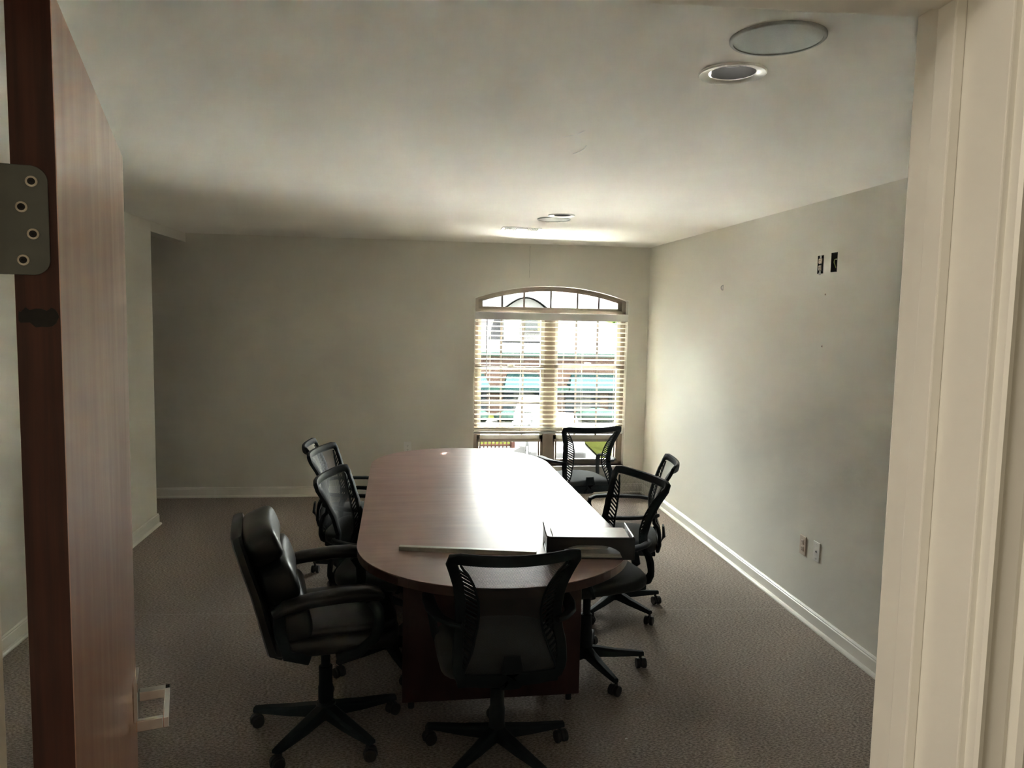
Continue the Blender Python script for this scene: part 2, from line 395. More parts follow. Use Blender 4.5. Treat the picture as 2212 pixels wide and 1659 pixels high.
# front wall with the doorway (slightly out of square with the room)
TH = -atan2(.0454, .999)
JR = Vector((.452, .668, 0)); FM = Matrix.Translation(JR) @ Matrix.Rotation(TH, 4, 'Z')   # local x: along wall to the right, y: into room
OW, OH, WT = .811, 2.035, .124
struct(MB().box(.018, 2.0, -WT, 0, 0, CE, FM).build('wall_front_right', WALL))
struct(MB().box(-2.7, -OW-.018, -WT, 0, 0, CE, FM).build('wall_front_left', WALL))
struct(MB().box(-OW-.018, .018, -WT, 0, OH+.018, CE, FM).build('wall_front_head', WALL))
fr = MB().box(0, .018, -WT, 0, 0, OH+.018, FM).box(-OW-.018, -OW, -WT, 0, 0, OH+.018, FM).box(-OW, 0, -WT, 0, OH, OH+.018, FM)
fr.box(-.010, 0, -.070, -.045, 0, OH, FM).box(-OW, -OW+.010, -.070, -.045, 0, OH, FM).box(-OW, 0, -.070, -.045, OH-.010, OH, FM)
door_frame = struct(fr.build('door_1_frame', TRIM, bevel=.0015)); door_frame.name = 'trim_1'
cas = [(.006, 0), (.006, .010), (.008, .013), (.0125, .0115), (.0145, .008), (.031, .0095), (.0355, .0075), (.037, .016), (.042, .018), (.048, .016), (.050, 0)]
def casing(name, side, yb, sgn):
    m = MB()
    if side in ('r', 'l'):
        s_ = 1 if side == 'r' else -1; ofs = 0 if side == 'r' else -OW
        m.loft([[(ofs+s_*(w+(.008 if sgn > 0 else 0)), yb+sgn*t, z+(0 if z == 0 else w)) for w, t in cas] for z in (0, OH)], M=FM)
    else:
        m.loft([[(x+s2*w, yb+sgn*t, OH+w) for w, t in cas] for x, s2 in ((-OW, -1), (0, 1))], M=FM)
    return struct(m.build(name, TRIM, bevel=0))
casing('trim_2', 'r', -WT, -1); casing('trim_3', 'l', -WT, -1); casing('trim_4', 'h', -WT, -1)
casing('trim_5', 'r', 0, 1); casing('trim_6', 'h', 0, 1)

# hall behind the camera
struct(MB().box(-1.32, -1.2, -1.9, .60, 0, CE).build('wall_hall_left', WALL))
struct(MB().box(1.5, 1.62, -1.9, .50, 0, CE).build('wall_hall_right', WALL))
struct(MB().box(-1.32, 1.62, -1.9, -1.78, 0, CE).build('wall_hall_back', WALL))
struct(MB().box(-1.32, 1.62, -1.9, .5, CE, CE+.12).build('ceiling_hall', CEIL))
hl = thing('added_fill_lamp', (-.88, .05, CE), 0, 'added square fill lamp, unseen in the hall, lighting the door frame', 'ceiling light')  # lamp body added out of view to carry the hall fill
MB().box(-.28, .28, -.28, .28, -.055, 0).build('fill_lamp_frame', LIGHTRING, hl, bevel=.006)
HALL_FILL.parent = hl; HALL_FILL.location = (0, 0, -.062)

# baseboards
BP = [(0, 0), (.028, 0), (.028, .008), (.023, .017), (.014, .021), (.014, .076), (.010, .081), (.012, .087), (.006, .095), (0, .095)]
def baseboard(name, pts, ins):
    """pts: floor line; ins: offset direction (unit, mitred) per point"""
    m = MB(); m.loft([[(p[0]+i[0]*t, p[1]+i[1]*t, z) for t, z in BP] for p, i in zip(pts, ins)])
    return struct(m.build(name, TRIM))
baseboard('baseboard_back', [(XR, D), (-3.88, D)], [(-1, -1), (0, -1)])
baseboard('baseboard_right', [(XR, .62), (XR, D)], [(-1, 0), (-1, -1)])
baseboard('baseboard_left', [(XL, .80), (XL, YL), (XL-.12, YL), (XL-.12, 5.82)], [(1, 0), (1, 1), (-1, 1), (-1, 0)])

# ------------------------------------------------------------------ window
win = bpy.data.objects.new('window_1', None); COL.objects.link(win); win.location = (AX, D, WZ0); struct(win)
WM = Matrix.Translation((-AX, -D, -WZ0))
FY0, FY1, GY = D+.085, D+.150, D+.118
def archbar(m, xa, xb, rt_, rb_, ya, yb, n=24):
    rings = []
    for i in range(n+1):
        x = xa+(xb-xa)*i/n
        rings.append([(x, ya, arch(x, rt_)), (x, ya, arch(x, rb_)), (x, yb, arch(x, rb_)), (x, yb, arch(x, rt_))])
    m.loft(rings, M=WM)
m = MB()
archbar(m, WX0, WX1, AR, AR-.028, FY0, FY1)
m.box(WX0, WX0+.045, FY0, FY1, WZ0, arch(WX0)-.005, WM).box(WX1-.045, WX1, FY0, FY1, WZ0, arch(WX1)-.005, WM)
m.box(WX0, WX1, FY0, FY1, 1.775, 1.815, WM)
m.box(WX0, WX1, FY0, FY1, WZ0, WZ0+.03, WM)
m.box(1.288, 1.392, FY0, FY1, WZ0, 1.79, WM)
m.build('window_frame', TAUPE, win, bevel=.003)
m = MB(); archbar(m, WX0+.045, WX1-.045, AR-.026, AR-.052, FY0+.012, FY1-.01)
m.box(WX0+.043, WX0+.085, FY0+.012, FY1-.01, 1.81, arch(WX0+.06, AR-.03), WM).box(WX1-.085, WX1-.043, FY0+.012, FY1-.01, 1.81, arch(WX1-.06, AR-.03), WM)
m.box(WX0+.04, WX1-.04, FY0+.012, FY1-.01, 1.812, 1.836, WM)
arch_sash = m.build('arched_sash', TAUPE, win, bevel=.002)
for xm in (.862, 1.078, 1.345, 1.612, 1.828):
    MB().box(xm-.009, xm+.009, GY-.0045, GY-.0028, 1.83, arch(xm, AR-.048), WM).build('muntin', MUNT, arch_sash)
m = MB(); m.prism([(WX0+.08, 1.83), (WX1-.08, 1.83)]+[(WX1-.08+(WX0-WX1+.16)*i/20, arch(WX1-.08+(WX0-WX1+.16)*i/20, AR-.05)) for i in range(21)], GY-.002, GY+.002, M=WM)
m.build('glass_pane', GLASS, arch_sash)
for (xa, xb, zm, mx_) in ((WX0+.045, 1.288, 1.236, (.862, 1.078)), (1.392, WX1-.045, 1.262, (1.612, 1.828))):
    # upper sash (outer track), lower sash (inner track), fixed bottom light
    up_ = MB().box(xa, xa+.035, GY+.002, FY1, zm-.02, 1.775, WM).box(xb-.035, xb, GY+.002, FY1, zm-.02, 1.775, WM).box(xa, xb, GY+.002, FY1, 1.74, 1.775, WM).box(xa, xb, GY+.002, FY1, zm-.018, zm+.018, WM)
    u = up_.build('upper_sash', GREYFRAME, win, bevel=.002)
    for x in mx_: MB().box(x-.010, x+.010, GY+.0125, GY+.0142, zm+.01, 1.75, WM).build('muntin', MUNT, u)
    MB().box(xa+.03, xb-.03, GY+.015, GY+.018, zm+.01, 1.75, WM).build('glass_pane', GLASS, u)
    lo = MB().box(xa, xa+.035, FY0, GY, .535, zm+.018, WM).box(xb-.035, xb, FY0, GY, .535, zm+.018, WM).box(xa, xb, FY0, GY, zm-.016, zm+.020, WM).box(xa, xb, FY0, GY, .535, .575, WM)
    l = lo.build('lower_sash', GREYFRAME, win, bevel=.002)
    for x in mx_: MB().box(x-.010, x+.010, FY0+.0115, FY0+.0132, .56, zm, WM).build('muntin', MUNT, l)
    MB().box(xa+.03, xb-.03, FY0+.0112, FY0+.0130, (zm+.55)/2-.009, (zm+.55)/2+.009, WM).build('muntin', MUNT, l)
    MB().box(xa+.03, xb-.03, FY0+.014, FY0+.017, .56, zm, WM).build('glass_pane', GLASS, l)
    cx = (xa+xb)/2
    MB().sell((0, 0, 0), .035, .012, .012, .7, .8, 8, 16, M=WM @ Matrix.Translation((cx, FY0+.004, zm+.030))).build('sash_lock', GREYFRAME, l, smooth=True)
    b = MB().box(xa, xa+.02, FY0+.005, FY1-.005, .31, .535, WM).box(xa+.028, xa+.042, FY0+.015, FY1-.005, .31, .535, WM).box(xb-.02, xb, FY0+.005, FY1-.005, .31, .535, WM).box(xb-.042, xb-.028, FY0+.015, FY1-.005, .31, .535, WM)
    b.box(xa, xb, FY0+.005, FY1-.005, .505, .535, WM).box(xa, xb, FY0+.005, FY1-.005, .305, .328, WM)
    bo = b.build('bottom_sash', TAUPE, win, bevel=.002)
    MB().box(xa+.03, xb-.03, GY, GY+.003, .32, .51, WM).build('glass_pane', GLASS, bo)
sill = MB().box(WX0-.062, WX1+.07, D-.035, D-.0005, WZ0-.024, WZ0, WM).box(WX0+.001, WX1-.001, D-.001, FY0, WZ0-.012, WZ0, WM)
sill.box(WX0-.045, WX1+.05, D-.014, D-.0005, WZ0-.085, WZ0-.024, WM)
sill.build('window_sill', TRIM, win, bevel=.003)
# thin white reveal liner on the sides of the opening
m = MB().box(WX0+.0005, WX0+.007, D-.002, FY0, WZ0, arch(WX0)-.006, WM).box(WX1-.007, WX1-.0005, D-.002, FY0, WZ0, arch(WX1)-.006, WM)
archbar(m, WX0+.001, WX1-.001, AR-.0008, AR-.007, D-.002, FY0)
m.build('window_reveal', TRIM, win)

# blind (hangs in the opening)
bl = thing('window_blind', (AX, D+.03, 1.785), 0, 'white horizontal slat blind drawn most of the way down over the arched window', 'window blind')
BM = Matrix.Translation((-AX, -(D+.03), -1.785))
MB().box(WX0+.008, WX1-.008, D-.004, D+.006, 1.712, 1.783, BM).build('valance', VALANCE, bl, bevel=.003)
MB().box(WX0+.012, WX1-.012, D+.008, D+.055, 1.735, 1.783, BM).build('headrail', VALANCE, bl, bevel=.003)
TILT = radians(9)
def slat(z, thin=.0028, tilt=TILT, sag=0):
    rings = []
    for i in range(13):
        x = WX0+.014+(WX1-WX0-.028)*i/12
        ring = []
        pts = [(-.025, 0), (-.0125, .0022), (0, .003), (.0125, .0022), (.025, 0)]
        up_ = [(a, b+thin/2) for a, b in pts]; dn = [(a, b-thin/2) for a, b in reversed(pts)]
        for a, b in up_+dn:
            ya = a*cos(tilt)-b*sin(tilt); zz = a*sin(tilt)+b*cos(tilt)
            ring.append((x, D+.034+ya, z+zz-sag*sin(pi*i/12)))
        rings.append(ring)
    return MB().loft(rings, M=BM)
for k in range(23):
    slat(1.690-.0452*k).build('slat', SLAT, bl)
for k in range(7):
    slat(.662-.0052*k-(.004 if k > 3 else 0), tilt=0, sag=.003*(k % 2)).build('slat', SLAT, bl)
MB().box(WX0+.012, WX1-.012, D+.010, D+.058, .598, .620, BM).build('bottom_rail', VALANCE, bl, bevel=.004)
for x in (.745, 1.045, 1.47, 1.66, 1.99):
    for yy in (D+.008, D+.060):
        MB().cyl((x, yy, .60), .0012, 1.14, 6, M=BM).build('ladder_cord', CORD, bl)
MB().cyl((.706, D-.006, 1.16), .0042, .56, 8, M=BM).build('tilt_wand', DARKCORD, bl, smooth=True)

# ------------------------------------------------------------------ open wooden door, hinge and lever
N0 = Vector((-.308, .722, 0)); DA = atan2(.963, -.2696)
door = bpy.data.objects.new('door_1', None); COL.objects.link(door); door.location = (N0.x, N0.y, 0); door.rotation_euler = (0, 0, DA); struct(door)
# local x runs from hinge edge to latch edge, local y points away from the visible face
DT, DW, DH = .0345, .805, 2.033
MB().box(.0012, DW, 0.0, DT, .012, DH).build('door_panel', DOORWOOD, door, bevel=.0015)
ed = MB().box(0, .0012, .0006, DT-.0006, .012, DH).build('edge_strip', DOOREDGE, door)
m = MB()   # dark knot on the edge
random.seed(3)
pts = []
for i in range(22):
    a = 2*pi*i/22; pts.append((.0172+.0158*cos(a)*(.92+.1*random.random()), 1.750+.0085*(1 if sin(a) > 0 else -1)*abs(sin(a))**.4*(.55+.6*random.random())))
m.prism(pts, -.0004, .0004, axis='x'); m.build('wood_knot', mat('black_knot_wood', (.006, .004, .003), .5, var=.5, vscale=200), ed)
# hinge leaf on the edge
hz0, hz1, hy0, hy1, rr = 1.786, 1.879, .0065, .060, .013
prof = [(hy1, hz0), (hy1, hz1)]+[(hy0+rr-rr*sin(pi/2*i/8), hz1-rr+rr*cos(pi/2*i/8)) for i in range(9)]+[(hy0+rr-rr*cos(pi/2*i/8), hz0+rr-rr*sin(pi/2*i/8)) for i in range(9)]
hg = MB().prism(prof, -.0028, -.0002, axis='x').build('hinge', HINGE_M, door, bevel=.0006)
for (yy, zz) in ((.0185, 1.8655), (.0265, 1.8435), (.0185, 1.821), (.0265, 1.7985)):
    s_ = MB().lathe([(.0048, 0), (.0046, .0008), (.0030, .0012), (.0013, .0011), (.0012, .0002)], 20, M=Matrix.Translation((-.0028, yy, zz)) @ Matrix.Rotation(radians(-90), 4, 'Y'))
    so = s_.build('screw', [SCREW_M, DARKHOLE], hg, smooth=True)
    for p_ in so.data.polygons:
        if sqrt((p_.center.y-yy)**2+(p_.center.z-zz)**2) < .0022: p_.material_index = 1  # shade of the screw recess painted as a dark centre
MB().cyl((-.004, .062, hz0), .006, hz1-hz0, 16).build('hinge_knuckle', HINGE_M, hg, smooth=True)
# lever with a square return, on the visible face (local -y side)
HX, HZ = DW-.062, 1.036
hd = MB().box(HX-.033, HX+.033, -.0085, 0, HZ-.033, HZ+.045).build('door_handle', CHROME, door, bevel=.0015)
hd['label'] = 'satin chrome lever handle with square rose'
lv = MB().box(HX-.009, HX+.009, -.062, -.0085, HZ-.004, HZ+.014).box(HX-.118, HX+.009, -.062, -.052, HZ-.006, HZ+.014).box(HX-.118, HX-.108, -.052, -.010, HZ-.006, HZ+.014)
lv.build('lever', CHROME, hd, bevel=.0015)
# matching lever on the far face
MB().box(HX-.033, HX+.033, DT, DT+.0085, HZ-.033, HZ+.045).box(HX-.009, HX+.009, DT+.0085, DT+.062, HZ-.004, HZ+.014).box(HX-.118, HX+.009, DT+.052, DT+.062, HZ-.006, HZ+.014).build('door_handle', CHROME, door, bevel=.0015)

# ------------------------------------------------------------------ conference table
T0 = (.3475, 4.215); TR = radians(1.1)
tb = thing('conference_table', (T0[0], T0[1], 0), TR, 'long racetrack conference table in glossy cherry laminate in the middle of the room', 'table')
HW, HL, TZ, TT = .60, 1.49, .75, .040
def half(sgn, inset=0):
    pts = []
    yc = HL-HW
    r = HW-inset
    pts.append((r, .0008))
    for i in range(37):
        a = pi*i/36; pts.append((r*cos(a), yc+r*sin(a)))
    pts.append((-r, .0008))
    return [(x*sgn, y*sgn) for x, y in pts]
for sgn in (1, -1):
    top = MB().prism(half(sgn), TZ-.0035, TZ, axis='z').build('tabletop', CHERRY, tb, bevel=.0012)
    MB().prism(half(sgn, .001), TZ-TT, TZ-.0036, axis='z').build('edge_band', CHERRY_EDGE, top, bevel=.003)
for (yy) in (-.905, .905):
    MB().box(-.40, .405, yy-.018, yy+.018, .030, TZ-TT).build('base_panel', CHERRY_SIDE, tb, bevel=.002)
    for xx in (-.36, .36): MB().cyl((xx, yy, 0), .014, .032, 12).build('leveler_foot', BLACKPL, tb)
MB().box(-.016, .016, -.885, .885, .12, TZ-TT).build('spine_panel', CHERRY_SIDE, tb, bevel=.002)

# ------------------------------------------------------------------ mesh task chair (local +y is forward)
def caster(parent, loc, rz):
    c = MB()
    for sx_ in (-1, 1):
        c.cyl((sx_*.016-.009, 0, .025), .0252, .018, 20, axis='x')
    o = c.build('caster', RUBBER, parent, smooth=True, bevel=.003, loc=loc, rot=(0, 0, rz))
    h = MB()
    rings = []
    for (w) in (-.0065, .0065):
        rings.append([(w, .029*cos(radians(a)), .025+.029*sin(radians(a))) for a in range(-20, 201, 20)])
    h.loft(rings); h.cyl((0, .012, .045), .0075, .035, 10)
    # merge stem and hood into the caster mesh
    me = h.build('tmp', RUBBER)
    bm = bmesh.new(); bm.from_mesh(o.data); bm.from_mesh(me.data); bm.to_mesh(o.data); bm.free()
    bpy.data.objects.remove(me)
    return o
def base5(root, R=.285, w=.026, hubr=.034, wobble=1):
    for k in range(5):
        a = 2*pi*k/5
        rings = []
        for (x, hw, z0_, z1_) in ((0.0, hubr*.75, .070, .128), (.04, hubr*.72, .072, .122), (R*.5, w*.85, .068, .104), (R*.93, w*.62, .066, .090), (R+.012, w*.5, .066, .086)):
            rings.append([(x, -hw, z0_), (x, hw, z0_), (x, hw*1.0, z1_-.008), (x, hw*.6, z1_), (x, -hw*.6, z1_), (x, -hw, z1_-.008)])
        lg = MB().loft(rings).build('leg', BLACKPL, root, smooth=False, bevel=.003, rot=(0, 0, a))
        caster(lg, (R, 0, 0), random.uniform(-2.8, 2.8))
    MB().lathe([(hubr, .066), (hubr+.002, .10), (hubr, .130), (.031, .135), (.031, .20), (.028, .205), (.028, .285), (.019, .288), (.019, .415)], 24).build('gas_column', BLACKPL, root, smooth=True)

ZS = [(.455, -.245), (.50, -.262), (.56, -.258), (.63, -.235), (.70, -.232), (.78, -.255), (.86, -.295), (.93, -.340), (.97, -.362)]
def backy(z):
    if z <= ZS[0][0]: return ZS[0][1]
    for (a, b), (c, d) in zip(ZS, ZS[1:]):
        if z <= c: 
            t = (z-a)/(c-a); return b+(d-b)*t
    return ZS[-1][1]
def bpnt(x, z, off=0): return (x, backy(z)+.95*x*x*(1 if z > .6 else .6)+off, z)
OUT = [(.470, .205), (.52, .214), (.58, .212), (.64, .204), (.70, .200), (.76, .204), (.82, .214), (.88, .233), (.915, .245)]
def outx(z):
    for (a, b), (c, d) in zip(OUT, OUT[1:]):
        if z <= c: t = max(0, (z-a)/(c-a)); return b+(d-b)*t
    return OUT[-1][1]
def make_mesh_chair():
    root = thing('mesh_office_chair', (0, 0, 0), 0, '', 'office chair')
    base5(root)
    MB().sell((0, .0, .478), .245, .235, .040, .5, .42, fn=lambda x, y, z: (x, y, z-.10*max(0, y-.16)-.02*(x/.24)**2+.012)).build('seat', BLACKFAB, root, smooth=True)
    MB().box(-.19, .19, -.22, .17, .425, .452).box(-.075, .075, -.11, .12, .392, .428).cyl((0, 0, .38), .03, .03, 16).build('seat_pan', BLACKPL, root, bevel=.006)
    MB().tube([(.07, .03, .41), (.17, .03, .405), (.225, .025, .40)], .005).box(.215, .262, .012, .040, .394, .405).build('lever', BLACKPL, root, bevel=.002)
    # frame loop
    path = []; sz = []
    zs = [.500+.02*i for i in range(21)]
    zs = [z for z in zs if z <= .90]
    def add(x, z, s_): path.append(bpnt(x, z)); sz.append(s_)
    for z in zs: add(outx(z)-.020, z, (.010, .020))
    add(.225, .916, (.011, .021)); add(.223, .934, (.011, .021)); add(.196, .9375, (.011, .021))
    for i in range(1, 12):
        x = .196-.392*i/12; add(x, .9375-.006*(1-(x/.196)**2), (.011, .021))
    add(-.196, .9375, (.011, .021)); add(-.223, .934, (.011, .021)); add(-.225, .916, (.011, .021))
    for z in reversed(zs): add(-(outx(z)-.020), z, (.010, .020))
    add(-.182, .474, (.012, .022)); add(-.15, .462, (.012, .026))
    for i in range(1, 8): add(-.15+.30*i/8, .460, (.012, .028))
    add(.15, .462, (.012, .026)); add(.182, .474, (.012, .022))
    # width must lie in the plane of the back: use forward axis as reference
    m = MB(); m.sweep(path, [(b, a) for a, b in sz], n=12, e=4, upv=(0, 1, .12), closed=True)
    bf = m.build('back_frame', BLACKPL, root, smooth=True)
    # inner rib curves + slanted vents on both sides
    def inner(z):
        zz = [(.50, .172), (.56, .146), (.64, .121), (.70, .115), (.76, .121), (.82, .140), (.87, .166), (.905, .194)]
        for (a, b), (c, d) in zip(zz, zz[1:]):
            if z <= c: t = max(0, (z-a)/(c-a)); return b+(d-b)*t
        return zz[-1][1]
    for s_ in (-1, 1):
        zz = [.49+.02*i for i in range(22)]; zz = [z for z in zz if z < .912]
        m = MB(); m.sweep([bpnt(s_*inner(z), z) for z in zz], (.0045, .005), n=8, upv=(0, 1, .12))
        z = .51
        while z < .875:
            xo = outx(z+.032)-.030; xi = inner(z)
            if xo-xi > .012:
                m.sweep([bpnt(s_*xo, z+.032), bpnt(s_*(xo+xi)/2, z+.016), bpnt(s_*xi, z)], (.0042, .003), n=6, upv=(0, 1, .12))
            z += .0185
        m.build('side_vent', BLACKPL, bf)
    # mesh web
    m = MB(); rings = []
    nz, nx = 26, 14
    vs = []; fs = []
    for j in range(nz+1):
        z = .475+(.928-.475)*j/nz
        w = inner(max(.5, z))
        if z < .5: w = .168
        for i in range(nx+1):
            x = -w+2*w*i/nx; vs.append(bpnt(x, z, .003))
    for j in range(nz):
        for i in range(nx):
            a = j*(nx+1)+i; fs.append((a, a+1, a+nx+2, a+nx+1))
    m.add(vs, fs); me = m.build('back_mesh', MESHM, root, smooth=True)
    # lumbar spine bracket joining back to seat
    MB().sweep([(0, -.05, .418), (0, -.17, .415), (0, -.255, .435), (0, backy(.50)-.018, .50), (0, backy(.56)-.016, .56)], [(.04, .010), (.04, .010), (.042, .010), (.04, .009), (.03, .006)], n=10, upv=(0, -.3, 1)).build('back_bracket', BLACKPL, root, smooth=True)
    for s_ in (-1, 1):
        A = [(.178, -.225, .665), (.215, -.205, .668), (.250, -.150, .668), (.268, -.06, .664), (.272, .05, .662), (.268, .130, .655), (.262, .165, .640), (.258, .172, .610), (.250, .155, .56), (.240, .125, .50), (.225, .10, .45), (.19, .09, .434), (.12, .085, .434)]
        S = [(.012, .010), (.015, .010), (.021, .009), (.026, .0085), (.026, .0085), (.024, .009), (.020, .010), (.018, .011), (.016, .011), (.016, .011), (.016, .010), (.016, .009), (.015, .008)]
        m = MB(); m.sweep([(s_*a, b, c) for a, b, c in A], S, n=12, upv=None)
        m.v = m.v
        m.build('armrest', BLACKPL, root, smooth=True)
    return root
proto = make_mesh_chair()
UPPER = {'seat', 'seat_pan', 'back_frame', 'back_mesh', 'back_bracket', 'armrest', 'lever'}
def place(o, x, y, face_deg, base_deg, dz, label):
    o.location = (x, y, 0); th = radians(face_deg)-pi/2; o.rotation_euler = (0, 0, th); o['label'] = label
    o['group'] = 'mesh back office chairs around the conference table'
    k = 0
    for ch in o.children:
        n = ch.name.split('.')[0]
        if n == 'leg': ch.rotation_euler = (0, 0, radians(base_deg)-th+2*pi*k/5); k += 1
        elif n in UPPER: ch.location.z = dz
spots = [
    (.345, 2.90, 94, 14, -.025, 'black mesh back office chair at the near end of the table, seen from behind'),
    (.868, 3.60, 197, -2, .018, 'black mesh office chair at the right side of the table nearest the paper tray'),
    (1.22, 4.36, 166, 11, -.03, 'black mesh office chair on the right of the table, half hidden behind another chair'),
    (1.31, 5.92, 100, 30, -.03, 'black mesh office chair facing the window beyond the far right end of the table'),
    (-.110, 3.79, -13, 216, .0, 'black mesh office chair left of the table just behind the leather chair'),
    (-.235, 4.49, -12, 250, .0, 'black mesh office chair, middle of the three mesh chairs left of the table'),
    (-.36, 5.09, 2, 169, -.06, 'black mesh office chair farthest back on the left side of the table'),
]
for i, sp in enumerate(spots):
    o = proto if i == 0 else copy_tree(proto)
    place(o, *sp)

# ------------------------------------------------------------------ leather chair
lc = thing('leather_office_chair', (-.35, 3.14, 0), radians(11)-pi/2, 'padded black leather office chair at the near left corner of the table', 'office chair')
base5(lc, R=.30, w=.034, hubr=.040)
k = 0
for ch in lc.children:
    if ch.name.startswith('leg'):
        ch.rotation_euler = (0, 0, radians(167-11)+pi/2+2*pi*k/5); k += 1
def seatfn(x, y, z): return (x, y, z-.15*max(0, y-.16)+(.010 if z > 0 else 0)*(1-(x/.26)**2))
MB().sell((0, .02, .475), .255, .265, .048, .45, .4, fn=seatfn).build('seat', LEATHER, lc, smooth=True)
MB().sell((0, .035, .525), .235, .245, .030, .6, .45, fn=seatfn).build('seat_cushion', LEATHER, lc, smooth=True)
MB().box(-.10, .10, -.13, .13, .385, .432).cyl((0, 0, .37), .032, .03, 16).build('tilt_mechanism', BLACKPL, lc, bevel=.006)
MB().tube([(-.08, .0, .40), (-.15, .0, .39), (-.185, -.01, .355)], .006).sell((-.188, -.012, .343), .010, .010, .018, .8, .8, 8, 10).build('lever', BLACKPL, lc, smooth=True)
def pillow(name, s0, z0, s1, z1, th_, hw, e1=.62, puff=1.0):
    """cushion whose rear mid-line runs (s0,z0)->(s1,z1) in the y-z plane"""
    c = Vector((0, (s0+s1)/2, (z0+z1)/2)); d = Vector((0, s1-s0, z1-z0)); L = d.length/2; d.normalize(); n = Vector((0, d.z, -d.y))
    M = Matrix(((1, 0, 0, c.x), (0, n.y, d.y, c.y), (0, n.z, d.z, c.z), (0, 0, 0, 1)))
    return MB().sell((0, 0, 0), hw, th_, L, e1, .38, 18, 36, M=M, fn=lambda x, y, z: (x, y+.06*(x/hw)**2*.35, z)).build(name, LEATHER, lc, smooth=True)
pillow('headrest', -.225, .785, -.285, .932, .066, .225, .60)
pillow('back_cushion', -.168, .630, -.232, .805, .072, .246, .55)
pillow('lumbar_cushion', -.135, .468, -.172, .650, .078, .250, .55)
m = MB(); st = [(-.175, .430, .20), (-.215, .46, .235), (-.245, .58, .245), (-.275, .70, .245), (-.308, .80, .240), (-.335, .885, .225), (-.342, .908, .19)]
m.sweep([(0, a, b) for a, b, w in st], [(w, .022) for a, b, w in st], n=20, e=6, upv=(0, -1, -.2)); m.build('back_shell', LEATHER, lc, smooth=True)
for s_ in (-1, 1):
    A = [(-.21, .630), (-.17, .655), (-.08, .674), (.04, .683), (.13, .683), (.175, .675), (.195, .66)]
    m = MB(); m.sweep([(s_*.272, a, b) for a, b in A], [(.024, .018), (.031, .024), (.036, .026), (.038, .027), (.038, .027), (.034, .024), (.020, .012)], n=16, e=2.6, upv=(0, 0, 1))
    ar = m.build('armrest', LEATHER, lc, smooth=True)
    P = [(.15, .655), (.178, .61), (.180, .55), (.165, .49), (.10, .44), (.02, .425)]
    m = MB(); m.sweep([(s_*(.272 if b > .5 else .250), a, b) for a, b in P], [(.022, .014)]*6, n=12, e=3, upv=(1, 0, 0)); m.sweep([(s_*.266, -.19, .655), (s_*.262, -.19, .56), (s_*.255, -.16, .46), (s_*.24, -.08, .43)], (.022, .012), n=12, e=3, upv=(1, 0, 0)); m.build('arm_bracket', BLACKPL, ar, smooth=True)

# ------------------------------------------------------------------ things on the table
def on_table(x, y, deg): return (x, y, TZ), radians(deg)
TRAYL, TRAYR = Vector((.602, 3.14)), Vector((.905, 3.06))
ty, trz = (.742, 3.035, TZ), radians(-6)
tr = thing('paper_tray', ty, trz, 'black plastic paper tray with an arched front opening on the table', 'paper tray')
W2, DP, TH_ = .182, .235, .092
# front wall with arch
n = 24; lowz = []
for i in range(n+1):
    x = -W2+2*W2*i/n; a = 1-((x)/.128)**2
    lowz.append((x, .0 if abs(x) > .128 else min(.060, .018+.046*sqrt(max(0, a)))))
m = MB()
for i in range(n):
    (xa, za), (xb, zb) = lowz[i], lowz[i+1]
    m.prism([(xa, za), (xb, zb), (xb, TH_), (xa, TH_)], 0, .004)
m.build('front_wall', TRAYPL, tr)
for s_ in (-1, 1):
    poly = [(0, 0), (.035, 0), (.06, .030), (.17, .030), (.195, 0), (DP, 0), (DP, TH_), (0, TH_)]
    MB().prism(poly, s_*W2-.002, s_*W2+.002, axis='x').build('side_wall', TRAYPL, tr)
rim = [(-W2, DP, TH_)]+[(-W2, .02, TH_), (-W2+.006, .006, TH_), (-W2+.02, 0, TH_), (W2-.02, 0, TH_), (W2-.006, .006, TH_), (W2, .02, TH_), (W2, DP, TH_)]
MB().sweep(rim, (.005, .0035), n=8, upv=(0, 0, 1)).build('rim', TRAYPL, tr, smooth=True)
MB().box(-W2, W2, .002, DP, .062, .065).build('shelf', TRAYPL, tr)
MB().box(-W2, W2, .002, DP, .001, .004).build('bottom_shelf', TRAYPL, tr)
def at_tray(x, y, z): 
    v = Matrix.Rotation(trz, 4, 'Z') @ Vector((x, y, 0)); return (ty[0]+v.x, ty[1]+v.y, TZ+z)
def sheetstack(name, c, rz, w, d, n, mt, label, cat, th=.0012):
    m = MB()
    for i in range(n):
        dx, dy = random.uniform(-.003, .003), random.uniform(-.003, .003)
        m.box(-w/2+dx, w/2+dx, -d/2+dy, d/2+dy, i*th, (i+.8)*th)
    o = m.build(name, mt, None, loc=c, rot=(0, 0, rz)); return tag(o, label, cat)
sheetstack('paper_stack', at_tray(0.01, .125, .0655), trz+.02, .325, .215, 5, PAPERG, 'thin stack of printed paper lying in the top of the black tray', 'paper')
sheetstack('magazine_stack', at_tray(.0, .125, .0045), trz-.01, .31, .215, 7, PAPER, 'pile of magazines under the shelf of the black tray', 'magazines', th=.0024)
m = MB(); m.sell((0, 0, 0), .11, .07, .017, .8, .7, 12, 28, fn=lambda x, y, z: (x, y, z+.004*sin(30*x)+.006*(x/.11)*-1))
tag(m.build('plastic_sleeve', PLBAG, None, smooth=True, loc=at_tray(-.02, .10, .040), rot=(0, 0, trz)), 'white plastic wrapped bundle on the magazines inside the black tray', 'plastic wrap')
a0, a1 = Vector((-.050, 3.222)), Vector((.525, 3.105)); mid = (a0+a1)/2; dd = (a1-a0)
rl = MB(); L = dd.length/2
rl.loft([[(x, -.014, 0), (x, .014, 0), (x, .014, .016), (x, .011, .018), (x, -.011, .018), (x, -.014, .016)] for x in (-L, L)])
